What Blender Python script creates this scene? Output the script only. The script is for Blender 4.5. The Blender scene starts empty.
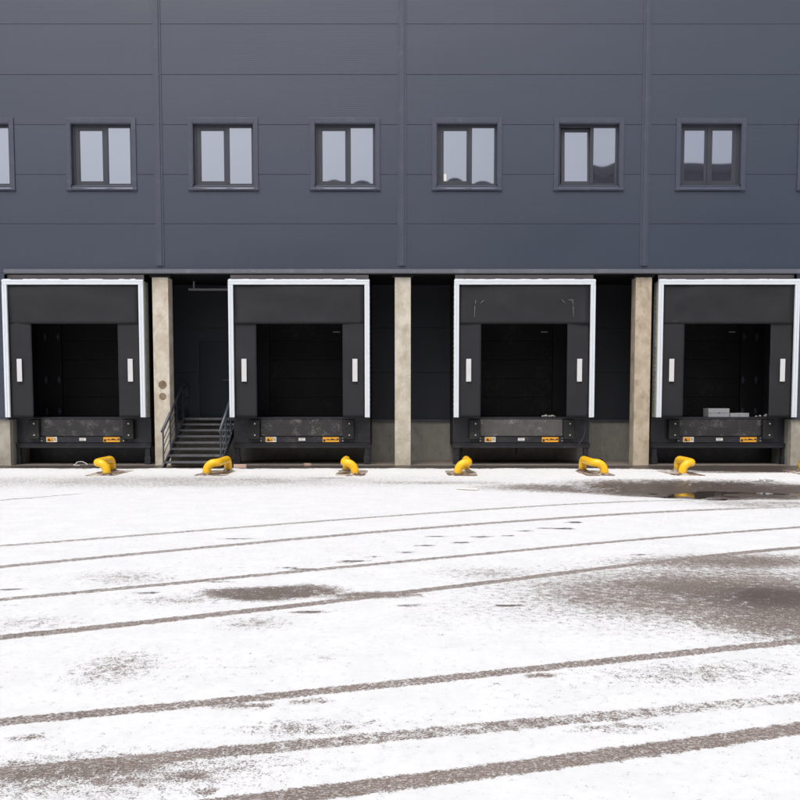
import bpy, bmesh, math, random
import numpy as np
from mathutils import Vector, Matrix, noise
random.seed(7)
PI = math.pi
R = math.radians
C = bpy.context.scene.collection
scene = bpy.context.scene

# ------------------------------------------------------------------ camera model (also used to lay the tyre tracks on the ground)
F, D, H, TH = 836.0, 21.0, 1.6, math.atan(52/836.0)
CX, CY = 402.0, 454.0
def ground_h(x, y):
    d = -.15*math.exp(-(((x-6.3)/3.3)**2 + ((y+5.55)/1.5)**2))
    if -16 < x < 16 and -21 < y < 1.5:
        d += .008*noise.noise(Vector((x*.55, y*.9, 0))) * min(1, max(0, (-y-.8)/2))
        d += .010*noise.noise(Vector((x*1.6, y*3.1, 5))) * math.exp(-(((x-6)/3.2)**2 + ((y+5.6)/1.6)**2))
    return d
def gp(u, v):
    """photo pixel -> point on the yard surface"""
    a, b = (u-CX)/F, -(v-CY)/F
    fx = Vector((0, math.cos(TH), -math.sin(TH))); up = Vector((0, math.sin(TH), math.cos(TH)))
    d = fx + Vector((1, 0, 0))*a + up*b
    z = 0
    for _ in range(4):
        t = (z-H)/d.z
        p = Vector((0, -D, H)) + d*t
        z = -.15*math.exp(-(((p.x-6.3)/3.3)**2 + ((p.y+5.55)/1.5)**2))
    return p.x, p.y

# ------------------------------------------------------------------ node helpers
class E:
    """tiny expression wrapper round shader math nodes"""
    nt = None
    def __init__(s, k): s.k = k
    @staticmethod
    def op(o, *a, clamp=False):
        n = E.nt.nodes.new('ShaderNodeMath'); n.operation = o; n.use_clamp = clamp
        for i, x in enumerate(a):
            if isinstance(x, E): E.nt.links.new(x.k, n.inputs[i])
            else: n.inputs[i].default_value = x
        return E(n.outputs[0])
    def __add__(s, o): return E.op('ADD', s, o)
    __radd__ = __add__
    def __mul__(s, o): return E.op('MULTIPLY', s, o)
    __rmul__ = __mul__
    def __sub__(s, o): return E.op('SUBTRACT', s, o)
    def __rsub__(s, o): return E.op('SUBTRACT', o, s)
    def __truediv__(s, o): return E.op('DIVIDE', s, o)
def mx(a, b): return E.op('MAXIMUM', a, b)
def mn(a, b): return E.op('MINIMUM', a, b)
def ab(a): return E.op('ABSOLUTE', a)
def clampv(a): return E.op('ADD', a, 0.0, clamp=True)
def sstep(x, lo, hi):
    n = E.nt.nodes.new('ShaderNodeMapRange'); n.interpolation_type = 'SMOOTHSTEP'
    E.nt.links.new(x.k, n.inputs['Value'])
    for nm, v in (('From Min', lo), ('From Max', hi)):
        if isinstance(v, E): E.nt.links.new(v.k, n.inputs[nm])
        else: n.inputs[nm].default_value = v
    return E(n.outputs['Result'])
def nnoise(vec, scale, detail=3, rough=.55):
    n = E.nt.nodes.new('ShaderNodeTexNoise'); n.inputs['Scale'].default_value = scale
    n.inputs['Detail'].default_value = detail; n.inputs['Roughness'].default_value = rough
    E.nt.links.new(vec, n.inputs['Vector'])
    return E(n.outputs['Fac'])
def mapping(vec, sc=(1, 1, 1), loc=(0, 0, 0), rot=(0, 0, 0)):
    n = E.nt.nodes.new('ShaderNodeMapping'); n.inputs['Scale'].default_value = sc
    n.inputs['Location'].default_value = loc; n.inputs['Rotation'].default_value = rot
    E.nt.links.new(vec, n.inputs['Vector']); return n.outputs[0]
def mixc(f, a, b):
    n = E.nt.nodes.new('ShaderNodeMix'); n.data_type = 'RGBA'
    for i, x in ((0, f), (6, a), (7, b)):
        if isinstance(x, E): E.nt.links.new(x.k, n.inputs[i])
        elif isinstance(x, (float, int)): n.inputs[i].default_value = x
        elif isinstance(x, tuple): n.inputs[i].default_value = (*x, 1)
        else: E.nt.links.new(x, n.inputs[i])
    return n.outputs[2]
def newmat(name):
    m = bpy.data.materials.new(name); m.use_nodes = True
    nt = m.node_tree; E.nt = nt
    return m, nt, nt.nodes['Principled BSDF']
def wpos():
    g = E.nt.nodes.new('ShaderNodeNewGeometry'); return g.outputs['Position']
def bump(h, strength, dist, bs):
    n = E.nt.nodes.new('ShaderNodeBump'); n.inputs['Strength'].default_value = strength
    n.inputs['Distance'].default_value = dist
    E.nt.links.new(h.k, n.inputs['Height']); E.nt.links.new(n.outputs[0], bs.inputs['Normal'])
def mat(name, col, rough=.5, metal=0, var=.15, vscale=2.0, spec=.5, dirt=None, dirt_amt=.5, dscale=30, bmp=0, bscale=40, stretch=(1, 1, 1), dth=.62):
    """painted / plain surface with slight uneven tone and optional speckled dirt"""
    m, nt, bs = newmat(name)
    p = mapping(wpos(), stretch)
    n1 = nnoise(p, vscale, 4)
    c = mixc(n1, tuple(x*(1-var) for x in col), tuple(min(1, x*(1+var)) for x in col))
    if dirt:
        n2 = nnoise(p, dscale, 4, .7); n3 = nnoise(p, dscale*.12, 3)
        f = sstep(n2*.6 + n3*.55, dth, dth+.08)*dirt_amt
        c = mixc(f, c, dirt)
    nt.links.new(c, bs.inputs['Base Color'])
    r = n1*.25 + (rough-.12)
    nt.links.new(r.k, bs.inputs['Roughness'])
    bs.inputs['Metallic'].default_value = metal
    bs.inputs['Specular IOR Level'].default_value = spec
    if bmp: bump(nnoise(p, bscale, 4), bmp, .01, bs)
    return m

M = {}
# ribbed dark grey sandwich panel cladding
def cladding(name, col, rib=.35, var=.06, rough=.42, spec=.5):
    m, nt, bs = newmat(name)
    w = wpos()
    s = nt.nodes.new('ShaderNodeSeparateXYZ'); nt.links.new(w, s.inputs[0])
    z, x = E(s.outputs['Z']), E(s.outputs['X'])
    pan = E.op('FLOOR', z/1.2)
    px = E.op('FLOOR', (x+6)/6.0)
    cmb = nt.nodes.new('ShaderNodeCombineXYZ')
    nt.links.new(pan.k, cmb.inputs[0]); nt.links.new(px.k, cmb.inputs[1])
    wn = nt.nodes.new('ShaderNodeTexWhiteNoise'); nt.links.new(cmb.outputs[0], wn.inputs['Vector'])
    n1 = nnoise(mapping(w, (.25, 1, 1.0)), .8, 3)
    n2 = nnoise(mapping(w, (3, 1, .25)), 2.5, 5, .65)        # faint vertical run-off streaks
    k = (E(wn.outputs['Value'])-.5)*.07 + (n1-.5)*var*2 + (n2-.5)*.26 + .5
    c = mixc(k, tuple(v*.72 for v in col), tuple(v*1.28 for v in col))
    dust = sstep(nnoise(w, 55, 2), .70, .78)*.18
    c = mixc(dust, c, (.35, .35, .34))
    nt.links.new(c, bs.inputs['Base Color'])
    nt.links.new((n1*.16+(rough-.08)).k, bs.inputs['Roughness'])
    bs.inputs['Specular IOR Level'].default_value = spec
    h = E.op('SINE', z*(2*PI/.052))*.5 + nnoise(mapping(w, (.5, 1, .5)), 1.2, 2)*6.0
    bump(h, rib, .0012, bs)
    return m
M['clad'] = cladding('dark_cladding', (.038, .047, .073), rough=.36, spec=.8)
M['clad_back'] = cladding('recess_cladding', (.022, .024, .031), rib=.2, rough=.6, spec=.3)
M['trim'] = mat('grey_trim', (.062, .070, .098), .34, var=.08, vscale=3, dirt=(.2, .2, .2), dirt_amt=.15)
M['ledge'] = mat('ledge_trim', (.12, .125, .15), .35, var=.1, vscale=3, dirt=(.3, .29, .28), dirt_amt=.25)
M['wframe'] = mat('window_frame', (.044, .047, .060), .38, var=.08)
M['dark'] = mat('black_paint', (.012, .012, .015), .45, var=.25, dirt=(.12, .11, .10), dirt_amt=.25, dscale=45)
M['dark2'] = mat('dark_steel', (.020, .021, .027), .4, var=.3, vscale=5, dirt=(.10, .09, .085), dirt_amt=.45, dscale=28)
M['inner'] = mat('dark_lining', (.006, .006, .008), .6, var=.25, vscale=3, spec=.3)
M['door'] = mat('dock_door_skin', (.006, .0065, .0068), .65, spec=.2, var=.15, vscale=2, dirt=(.03, .03, .028), dirt_amt=.3, dscale=12)
M['curtain'] = mat('curtain_fabric', (.0185, .018, .0205), .62, var=.22, vscale=2.2, spec=.35, dirt=(.09, .085, .085), dirt_amt=.07, dscale=22, bmp=.25, bscale=260)
M['flap'] = mat('side_fabric', (.36, .36, .32), .7, var=.3, vscale=5, dirt=(.16, .15, .13), dirt_amt=.35, bmp=.4, bscale=30)
M['white'] = mat('white_strip', (.70, .74, .78), .4, var=.04, vscale=6, dirt=(.5, .48, .46), dirt_amt=.05, dscale=20)
M['marker'] = mat('white_marker', (.66, .65, .65), .45, var=.03, dirt=(.5, .45, .42), dirt_amt=.2)
M['rubber'] = mat('rubber', (.012, .012, .012), .7, var=.3, bmp=.3, dirt=(.07, .065, .06), dirt_amt=.4)
M['bolt'] = mat('bolt_steel', (.6, .6, .6), .35, metal=.6)
M['rail'] = mat('galvanised_rail', (.065, .072, .095), .35, metal=.2, var=.25, vscale=8)
M['tread'] = mat('tread_steel', (.095, .098, .108), .5, metal=.1, var=.3, vscale=9, dirt=(.28, .26, .24), dirt_amt=.5, dscale=24)
M['header'] = mat('header_board', (.36, .32, .33), .6, var=.2, vscale=3, stretch=(.3, 1, 3), dirt=(.3, .26, .25), dirt_amt=.4)
M['rust'] = mat('rusty_plate', (.17, .115, .075), .6, var=.5, vscale=9, dirt=(.62, .58, .54), dirt_amt=.95, dscale=13, bmp=.5, dth=.555)
M['box'] = mat('pale_grey_box', (.30, .30, .31), .6, var=.1, vscale=8, dirt=(.12, .12, .12), dirt_amt=.4, dscale=18)
M['debris'] = mat('grey_debris', (.28, .27, .26), .8, var=.4, vscale=20)
M['wood'] = mat('pale_wood', (.55, .38, .30), .7, var=.3, vscale=12, stretch=(1, 5, 5), dirt=(.6, .5, .45), dirt_amt=.4)
M['wire'] = mat('white_wire', (.7, .68, .64), .5, var=.1)
M['label'] = mat('white_label', (.78, .76, .72), .5, var=.08, vscale=30)
M['orange'] = mat('orange_label', (.90, .42, .03), .45, var=.12, vscale=25)
M['ink'] = mat('label_ink', (.04, .025, .02), .6, var=.2)
M['snow'] = mat('snow', (.84, .85, .87), .7, var=.03, vscale=20, spec=.2, bmp=.4, bscale=60)
M['slab'] = mat('recess_slab', (.17, .145, .125), .8, var=.35, vscale=1.6, dirt=(.05, .042, .036), dirt_amt=.6, dscale=6, bmp=.3)
M['roofdark'] = mat('far_roof', (.12, .12, .14), .7, var=.1, vscale=.2)
M['farwall'] = mat('far_wall', (.10, .10, .115), .7, var=.15, vscale=.15)
M['mast'] = mat('mast_paint', (.75, .75, .78), .5, var=.05)

# concrete, dirtier and with pores and board marks
def concrete(name, a, b, stain, stain_amt=.6):
    m, nt, bs = newmat(name)
    w = wpos()
    n1 = nnoise(mapping(w, (1.2, 1.2, .9)), 2.6, 6, .65)
    n2 = nnoise(w, 24, 5, .7); n3 = nnoise(mapping(w, (1.6, 1.6, .9)), 3.5, 5, .65)
    c = mixc(sstep(n1, .34, .66), a, b)
    c = mixc(sstep(n3, .5, .74)*stain_amt, c, stain)
    c = mixc(sstep(n2, .6, .72)*.35, c, tuple(v*.45 for v in a))
    v = nt.nodes.new('ShaderNodeTexVoronoi'); v.inputs['Scale'].default_value = 26
    nt.links.new(w, v.inputs['Vector'])
    pore = (1-sstep(E(v.outputs['Distance']), .05, .14))*sstep(nnoise(w, 5, 2), .5, .62)
    c = mixc(pore*.6, c, (.09, .08, .065))
    nt.links.new(c, bs.inputs['Base Color']); bs.inputs['Roughness'].default_value = .85
    bs.inputs['Specular IOR Level'].default_value = .25
    bump(n2*.5 + n1 - pore*.6, .5, .01, bs)
    return m
M['conc_a'] = concrete('column_concrete_warm', (.48, .41, .32), (.64, .59, .50), (.25, .19, .125), .45)
M['conc_b'] = concrete('column_concrete_pale', (.46, .41, .32), (.62, .57, .48), (.28, .22, .15), .35)
M['conc_c'] = concrete('column_concrete_tan', (.41, .34, .25), (.54, .46, .35), (.18, .145, .105), .5)
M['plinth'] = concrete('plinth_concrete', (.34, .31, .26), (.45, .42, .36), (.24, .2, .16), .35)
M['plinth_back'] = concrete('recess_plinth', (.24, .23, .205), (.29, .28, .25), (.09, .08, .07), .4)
M['patch'] = concrete('round_patch', (.14, .10, .06), (.28, .21, .14), (.08, .06, .04), .6)

def yellow():
    m, nt, bs = newmat('yellow_powder_coat')
    w = wpos()
    s = nt.nodes.new('ShaderNodeSeparateXYZ'); nt.links.new(w, s.inputs[0]); z = E(s.outputs['Z'])
    n1 = nnoise(w, 6, 3)
    c = mixc(n1, (.93, .50, .008), (.97, .56, .014))
    scuff = sstep(nnoise(mapping(w, (1, 1, 3)), 16, 5, .7), .60, .72)
    low = 1-sstep(z, .0, .14)
    c = mixc(scuff*.5, c, (.30, .18, .07))
    c = mixc(sstep(nnoise(mapping(w, (1, 1, 4)), 9, 4, .7), .62, .70)*.45, c, (.10, .075, .05))
    c = mixc(low*sstep(nnoise(w, 26, 4, .7), .42, .62)*.7, c, (.22, .13, .07))
    nt.links.new(c, bs.inputs['Base Color'])
    nt.links.new((n1*.2+.28).k, bs.inputs['Roughness'])
    return m
M['yellow'] = yellow()

def glassmat(name='window_glass'):
    m, nt, bs = newmat(name)
    g = nt.nodes.new('ShaderNodeBsdfGlossy'); g.inputs['Color'].default_value = (.80, .83, .93, 1)
    g.inputs['Roughness'].default_value = .022
    bs.inputs['Base Color'].default_value = (.03, .032, .045, 1); bs.inputs['Roughness'].default_value = .3
    mixs = nt.nodes.new('ShaderNodeMixShader')
    fr = nt.nodes.new('ShaderNodeFresnel'); fr.inputs['IOR'].default_value = 1.5
    f = E(fr.outputs[0])*1.3 + GLASS
    nt.links.new(f.k, mixs.inputs[0]); nt.links.new(bs.outputs[0], mixs.inputs[1]); nt.links.new(g.outputs[0], mixs.inputs[2])
    nt.links.new(mixs.outputs[0], nt.nodes['Material Output'].inputs['Surface'])
    return m
GLASS = .42
M['glass'] = glassmat()

def watermat():
    m, nt, bs = newmat('puddle_water')
    bs.inputs['Base Color'].default_value = (.045, .035, .029, 1)
    bs.inputs['Roughness'].default_value = .07
    bs.inputs['IOR'].default_value = 1.33
    w = wpos()
    bump(nnoise(mapping(w, (1, 2.5, 1)), 5, 3), .12, .01, bs)
    return m
M['water'] = watermat()

# ------------------------------------------------------------------ mesh helpers
def box(bm, x0, x1, y0, y1, z0, z1, bev=0):
    tmp = bmesh.new() if bev else bm
    vs = [tmp.verts.new((x, y, z)) for x in (x0, x1) for y in (y0, y1) for z in (z0, z1)]
    for f in ((0, 1, 3, 2), (4, 6, 7, 5), (0, 4, 5, 1), (2, 3, 7, 6), (0, 2, 6, 4), (1, 5, 7, 3)):
        tmp.faces.new([vs[i] for i in f])
    if bev:
        bmesh.ops.bevel(tmp, geom=list(tmp.edges), offset=bev, segments=2, affect='EDGES', profile=.6)
        me = bpy.data.meshes.new('t'); tmp.to_mesh(me); tmp.free(); bm.from_mesh(me); bpy.data.meshes.remove(me)
    return bm
def tube(bm, pts, r, seg=10, cap=True):
    pts = [Vector(p) for p in pts]
    rings = []
    up = Vector((0, 0, 1))
    t0 = (pts[1]-pts[0]).normalized()
    n = t0.orthogonal().normalized()
    for i, p in enumerate(pts):
        a = pts[max(0, i-1)]; b = pts[min(len(pts)-1, i+1)]
        t = (b-a).normalized()
        n = (n - t*n.dot(t)).normalized(); bn = t.cross(n)
        rr = r[i] if isinstance(r, (list, tuple)) else r
        rings.append([bm.verts.new(p + (n*math.cos(k*2*PI/seg) + bn*math.sin(k*2*PI/seg))*rr) for k in range(seg)])
    for a, b in zip(rings, rings[1:]):
        for k in range(seg):
            f = bm.faces.new((a[k], a[(k+1) % seg], b[(k+1) % seg], b[k])); f.smooth = True
    if cap:
        bm.faces.new(list(reversed(rings[0]))); bm.faces.new(rings[-1])
    return bm
def bezier_round(pts, rad, n=7):
    """polyline with rounded corners"""
    pts = [Vector(p) for p in pts]; out = [pts[0]]
    for a, b, c in zip(pts, pts[1:], pts[2:]):
        r1 = min(rad, (b-a).length*.49); r2 = min(rad, (c-b).length*.49)
        p0 = b + (a-b).normalized()*r1; p2 = b + (c-b).normalized()*r2
        for i in range(n+1):
            t = i/n; out.append(p0*(1-t)**2 + b*2*t*(1-t) + p2*t*t)
    out.append(pts[-1]); return out
def obj(name, bm, m, parent=None, loc=None, smooth=False):
    bmesh.ops.recalc_face_normals(bm, faces=bm.faces)
    me = bpy.data.meshes.new(name); bm.to_mesh(me); bm.free()
    me.materials.append(m)
    o = bpy.data.objects.new(name, me); C.objects.link(o)
    if smooth:
        for p in me.polygons: p.use_smooth = True
    if parent: o.parent = parent
    if loc: o.location = loc
    return o
def B(): return bmesh.new()
def tag(o, label, cat, group=None):
    o['label'] = label; o['category'] = cat
    if group: o['group'] = group
    return o
def thing(name, label, cat, loc=(0, 0, 0), group=None):
    o = bpy.data.objects.new(name, None); C.objects.link(o); o.location = loc
    o.empty_display_size = .3
    return tag(o, label, cat, group)
def struct(o): o['kind'] = 'structure'; return o

# ------------------------------------------------------------------ ground
def lines(lo, hi, step, far):
    c = list(np.arange(lo, hi+1e-6, step)); return [-far*1., -far*.4, lo*2.5 if lo < 0 else lo-10] + c + [hi*2.5 if hi > 5 else hi+10, far*.4, far*1.]
xs = np.array([-400, -150, -60, -30] + list(np.arange(-17, 17.01, .075)) + [30, 60, 150, 400])
ys = np.array([-400, -200, -100, -50, -30] + list(np.arange(-21.5, -10, .07)) + list(np.arange(-10, 2.5, .05)) + [6, 20, 60, 150, 400])
GX, GY = np.meshgrid(xs, ys)
def waves(x, y, seed, f):
    rg = np.random.RandomState(seed); o = np.zeros_like(x)
    for _ in range(14):
        a, k, p = rg.uniform(0, 6.28), f*rg.uniform(.5, 2.2), rg.uniform(0, 6.28)
        o += np.sin(x*k*math.cos(a) + y*k*1.6*math.sin(a) + p)/ (k/f)
    return o/6
dip = np.exp(-(((GX-6.3)/3.3)**2 + ((GY+5.55)/1.5)**2))
GZ = -.15*dip + .035*waves(GX, GY, 3, 2.6)*dip + .02*waves(GX, GY, 9, 7)*dip + .007*waves(GX, GY, 5, .9)*np.clip((-GY-.8)/2, 0, 1)*(np.abs(GX) < 17)*(GY > -22)
def ell(u, v, du, dv, st, soft=.5, rot=0, rag=.5):
    """soft ellipse laid on the yard surface"""
    x0, y0 = gp(u, v); x1, _ = gp(u+du, v); _, ya = gp(u, v-dv); _, yb = gp(u, v+dv)
    rx, ry = abs(x1-x0), abs(ya-yb)/2
    wx = waves(GX, GY, int(u) % 97, 2.6/max(rx, .25))*.22*rag
    r = np.sqrt(((GX-x0)/rx)**2 + (((GY-y0)-(GX-x0)*rot)/ry)**2) + wx
    t = np.clip((1+soft*.6-r)/(soft*1.6), 0, 1)
    return t*t*(3-2*t)*st
PATCHES = [
    (262, 594, 62, 7.5, .92, .5, .0, 1.5), (300, 591, 52, 6.5, .86, .5, .05, 1.4), (370, 595, 60, 4, .8, .7, .06, .5),
    (735, 592, 220, 32, .80, 1.0, .03, 1.0), (785, 602, 140, 34, .92, .9, .0, 1.0), (690, 586, 100, 9, .90, .9, .0, 1.2), (590, 585, 60, 5, .66, .9, 0, 1.2), (735, 562, 140, 10, .84, .9, .1, .7),
    (560, 585, 60, 8, .52, .9, .05, .8), (790, 632, 120, 10, .50, .9, .0, .6), (590, 585, 34, 3, .62, .8, 0, .8),
    (720, 491, 190, 9, 1.05, .7, .0, 1.1), (560, 489.5, 95, 5, .70, .9, .0, .5), (760, 503, 90, 4, .5, .8, .0, .5),
    (70, 776, 170, 26, .50, .9, .1, .6), (60, 772, 120, 12, .78, .6, .12, .9), (15, 753, 28, 2.4, .85, .5, 0, .8), (20, 738, 26, 1.6, .75, .5, .06, .8),
    (190, 777, 22, 5, .78, .5, 0, .9), (205, 791, 16, 5, .78, .5, 0, .9), (310, 727, 80, 9, .44, .9, .1, .6), (200, 770, 130, 20, .40, .9, .1, .6),
    (115, 668, 48, 20, .42, .9, 0, .6), (120, 578, 60, 8, .38, .9, 0, .6),
    (245, 705.5, 34, 2.6, .74, .5, .08, .8), (300, 701.5, 30, 1.5, .72, .6, .1, .8), (497, 681.3, 16, 1.8, .76, .5, .02, .8), (542, 674.2, 20, 1.5, .78, .5, .05, .6),
    (610, 727, 60, 6, .50, .8, .1, .8), (700, 672, 120, 14, .38, .9, .1, .5),
    (200, 481, 340, 8, .47, 1, 0, .8), (240, 480, 90, 1.6, .52, 1, .1, 1.4), (330, 478, 45, 1.4, .50, 1, .1, 1.4),
    (440, 483, 120, 3, .50, 1, 0, 1.2), (740, 471.5, 90, 1.6, .75, .8, 0, 1.2), (600, 610, 170, 20, .38, 1, 0, .5),
    (30, 623, 60, 8, .33, 1, 0, .6), (255, 623, 40, 7, .42, 1, 0, .8), (490, 574, 60, 8, .38, 1, 0, .8), (325, 658, 14, 3, .42, 1, 0, .8),
    (175, 601, 70, 6, .36, 1, 0, .8)]
DASH = ((95, 620, 23, .8, .0), (310, 612, 20, .8, 0), (305, 570, 14, .9, .05), (352, 562, 18, .9, .12), (373, 557, 10, .7, .1), (400, 606, 14, .7, 0), (412, 605.5, 13, .8, 0),
    (509, 605.5, 20, .8, 0), (480, 537, 13, 1.0, .12), (462, 543, 12, .8, .1), (508, 536, 8, .8, .05), (545, 528, 12, .9, .1), (565, 528.5, 12, .8, .0),
    (525, 531, 9, .7, .1), (435, 537, 12, .7, .05), (425, 546, 13, .7, .1), (405, 553, 10, .8, .1), (575, 522, 9, .9, .1), (10, 589, 14, 1.0, 0), (10, 604.5, 14, .9, 0),
    (115, 596, 16, .8, .02), (146, 593.5, 14, 1.0, .04), (215, 583, 20, .8, .06), (240, 538.5, 24, .6, .0), (130, 577, 12, .8, .1), (288, 568.5, 10, .9, 0), (640, 555, 9, .8, 0))
def mxall(L, extra=1):
    o = np.zeros_like(GX)
    for a in L: o = np.maximum(o, ell(*a))
    return o
A_patch = mxall(PATCHES)
A_dash = mxall([(u, v, du, dv*1.0, .9, .6, ro*.6, 1.0) for u, v, du, dv, ro in DASH])
A_wet = np.maximum(ell(700, 492, 170, 9, 1, .5, 0, .5), np.maximum(ell(775, 598, 80, 14, .85, .9, 0, 1.4), ell(275, 593, 60, 7, .45, .9, 0, 1.0)))
me = bpy.data.meshes.new('ground')
nx, ny = len(xs), len(ys)
vv = np.stack([GX.ravel(), GY.ravel(), GZ.ravel()], 1)
I, J = np.meshgrid(np.arange(nx-1), np.arange(ny-1)); k0 = (J*nx+I).ravel()
ff = np.stack([k0, k0+1, k0+nx+1, k0+nx], 1)
me.from_pydata(vv.tolist(), [], ff.tolist())
me.polygons.foreach_set('use_smooth', [True]*len(me.polygons))
for nm, A in (('bare_patch', A_patch), ('scrape', A_dash), ('wetness', A_wet)):
    at = me.attributes.new(nm, 'FLOAT', 'POINT'); at.data.foreach_set('value', A.ravel().astype(np.float32))
ground = bpy.data.objects.new('ground', me); C.objects.link(ground); struct(ground)
def attr(nm):
    n = E.nt.nodes.new('ShaderNodeAttribute'); n.attribute_name = nm; return E(n.outputs['Fac'])

def ground_material():
    m, nt, bs = newmat('snow_on_asphalt')
    w = wpos()
    s = nt.nodes.new('ShaderNodeSeparateXYZ'); nt.links.new(w, s.inputs[0])
    X, Y = E(s.outputs['X']), E(s.outputs['Y'])
    wob = nnoise(w, 1.3, 3)-.5                      # wander of the ruts
    edge = nnoise(w, 9, 4, .65)-.5                  # ragged edges
    fine = nnoise(w, 85, 4, .75)                    # speckle
    mid = nnoise(w, 17, 4, .65)
    big = nnoise(w, .9, 4, .6)
    # tyre tracks: photo points, half width in metres, clearness
    tracks = [
        ([(0, 545.5), (200, 530), (400, 515.5), (520, 507), (600, 502.5), (700, 500)], .085, .55, .0),
        ([(0, 567), (200, 547.8), (400, 530.5), (600, 515), (720, 509), (800, 506)], .10, .62, .0),
        ([(0, 600), (200, 581), (400, 562.5), (600, 543.5), (700, 534), (800, 527)], .070, .66, .0),
        ([(0, 638), (200, 615), (400, 594), (600, 570), (700, 556), (800, 548)], .080, .74, .0),
        ([(610, 546), (700, 537.6), (760, 533), (800, 530.5)], .035, .62, .0),
        ([(0, 722), (100, 711), (200, 702), (300, 693), (400, 683.3), (500, 672), (600, 660.8), (700, 651), (800, 640.5)], .062, .76, .0),
        ([(0, 773), (200, 753), (300, 744), (400, 735.5), (500, 726), (600, 716), (700, 706.5), (800, 697)], .072, .60, .5),
        ([(300, 795), (400, 783.5), (500, 770), (600, 756), (700, 741), (800, 728)], .074, .82, .0),
    ]
    P = None
    for k, (pts, hw, s_, fade) in enumerate(tracks):
        g = [gp(u, v) for u, v in pts]
        co = np.polyfit([a for a, b in g], [b for a, b in g], 3 if k in (0, 1, 2, 3, 5) else 2)
        f = float(co[0])
        for c_ in co[1:]: f = X*f + float(c_) if isinstance(f, E) else X*f + float(c_)
        d = ab(Y - f + wob*(.05 if k < 5 else .016)) + edge*(.07 if k < 5 else .035)
        t = 1-sstep(d, hw*.62, hw*1.32)
        st = s_
        if k == 4: st = s_*sstep(X, 5.0, 6.4)
        if k == 5:   # shallower left part
            st = .74 + E.op('SINE', X*(2*PI/.042) + E.op('SINE', Y*70.0)*2.0)*.13 + (mid-.5)*.2
        if k == 6:   # this rut is half snowed over towards the right
            st = mx(.76 - sstep(X, -1.3, .25)*.22, sstep(X, .2, .5)*(1-sstep(X, .7, 1.0))*.66) - sstep(X, .9, 1.6)*.12
        t = t*st
        if k in (0, 1): t = t*(1-sstep(X, 3.6, 7.5)*.35)
        P = t if P is None else mx(P, t)
    # bare and speckled patches: centre, half width, half height in photo px, strength, softness
    pa = attr('bare_patch')
    P = mx(P, pa*(1 + edge*1.5 + wob*.9))
    Dk = attr('scrape')*(1+edge*1.6)
    # wet dark strip along the foot of the docks
    strip = sstep(Y + edge*.7 + wob*.8 + sstep(X, 4.5, 8.0)*.9, -1.05, -.75)
    gc = [gp(u, v) for u, v in ((20, 499), (60, 495), (110, 491), (150, 487.5), (200, 482.5), (260, 479.5))]
    cc = np.polyfit([q[0] for q in gc], [q[1] for q in gc], 3)
    fc = float(cc[0])
    for c_ in cc[1:]: fc = X*fc + float(c_) if isinstance(fc, E) else X*fc + float(c_)
    crack = (1-sstep(ab(Y - fc + wob*.5 + edge*.12), .02, .075))*(1-sstep(X, -5.5, -3))*sstep(X, -10.5, -8.5)*.85
    P = mx(P, crack*sstep(big, .38, .55))
    P = mx(P, strip*1.1)
    P = mx(P, (big-.5)*.75 + .0)
    P = mx(P, Dk)
    # streaky dusting
    n = (fine-.5)*2.6 + (mid-.5)*1.5 + .5
    bare = sstep(P - n, -.10, .12)
    # asphalt: brown-grey aggregate, dark where wet
    agg = nnoise(w, 150, 3, .75)
    vor = nt.nodes.new('ShaderNodeTexVoronoi'); vor.inputs['Scale'].default_value = 130; nt.links.new(w, vor.inputs['Vector'])
    asp = mixc(sstep(agg, .35, .65), (.14, .105, .088), (.29, .232, .205))
    asp = mixc(sstep(nnoise(w, 2.1, 4), .45, .7)*.4, asp, (.10, .082, .072))
    asp = mixc((1-sstep(E(vor.outputs['Distance']), .12, .3))*.35, asp, (.40, .36, .33))
    wet = mx(strip, attr('wetness'))
    asp = mixc(sstep(pa, .55, .95)*.35, asp, (.085, .068, .06))
    asp = mixc(mx(strip*.8, wet*.55), asp, (.036, .029, .025))
    asp = mixc(Dk*.8, asp, (.06, .055, .055))
    sn = mixc(sstep(nnoise(w, 3.0, 5, .6)*.6+mid*.4, .35, .7), (.725, .728, .735), (.80, .80, .805))
    # thin, see-through snow turns greyish around ragged patches
    thin = sstep(P, .22, .75)*.30
    sn = mixc(thin, sn, (.52, .49, .475))
    fleck = sstep(nnoise(mapping(w, (.6, 1, 1)), 70, 3, .75), .52, .58)*(1-wet)*(1-Dk)*(1-pa*.45)*.62
    asp = mixc(fleck, asp, (.58, .55, .53))
    col = mixc(bare, sn, asp)
    nt.links.new(col, bs.inputs['Base Color'])
    rough = .78 - wet*bare*.40 + (agg-.5)*.1
    nt.links.new(rough.k, bs.inputs['Roughness'])
    nt.links.new((.30 + wet*bare*.12).k, bs.inputs['Specular IOR Level'])
    h = (1-bare)*1.0 + mid*.35 + fine*.30 + agg*.25*bare
    bump(h, .55, .012, bs)
    return m
me.materials.append(ground_material())

# puddle lying in the dip of the yard
b = B()
N = 48
ctr = b.verts.new((6.3, -5.55, -.127)); ring = []
for k in range(N):
    a = k*2*PI/N; ring.append(b.verts.new((6.3+2.9*math.cos(a), -5.55+1.35*math.sin(a), -.127)))
for k in range(N): b.faces.new((ctr, ring[k], ring[(k+1) % N]))
struct(obj('water', b, M['water']))

# concrete apron under the recess
b = B(); box(b, -9.85, 9.78, .02, 1.8, -.1, .006)
struct(obj('pavement', b, M['slab']))

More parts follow.
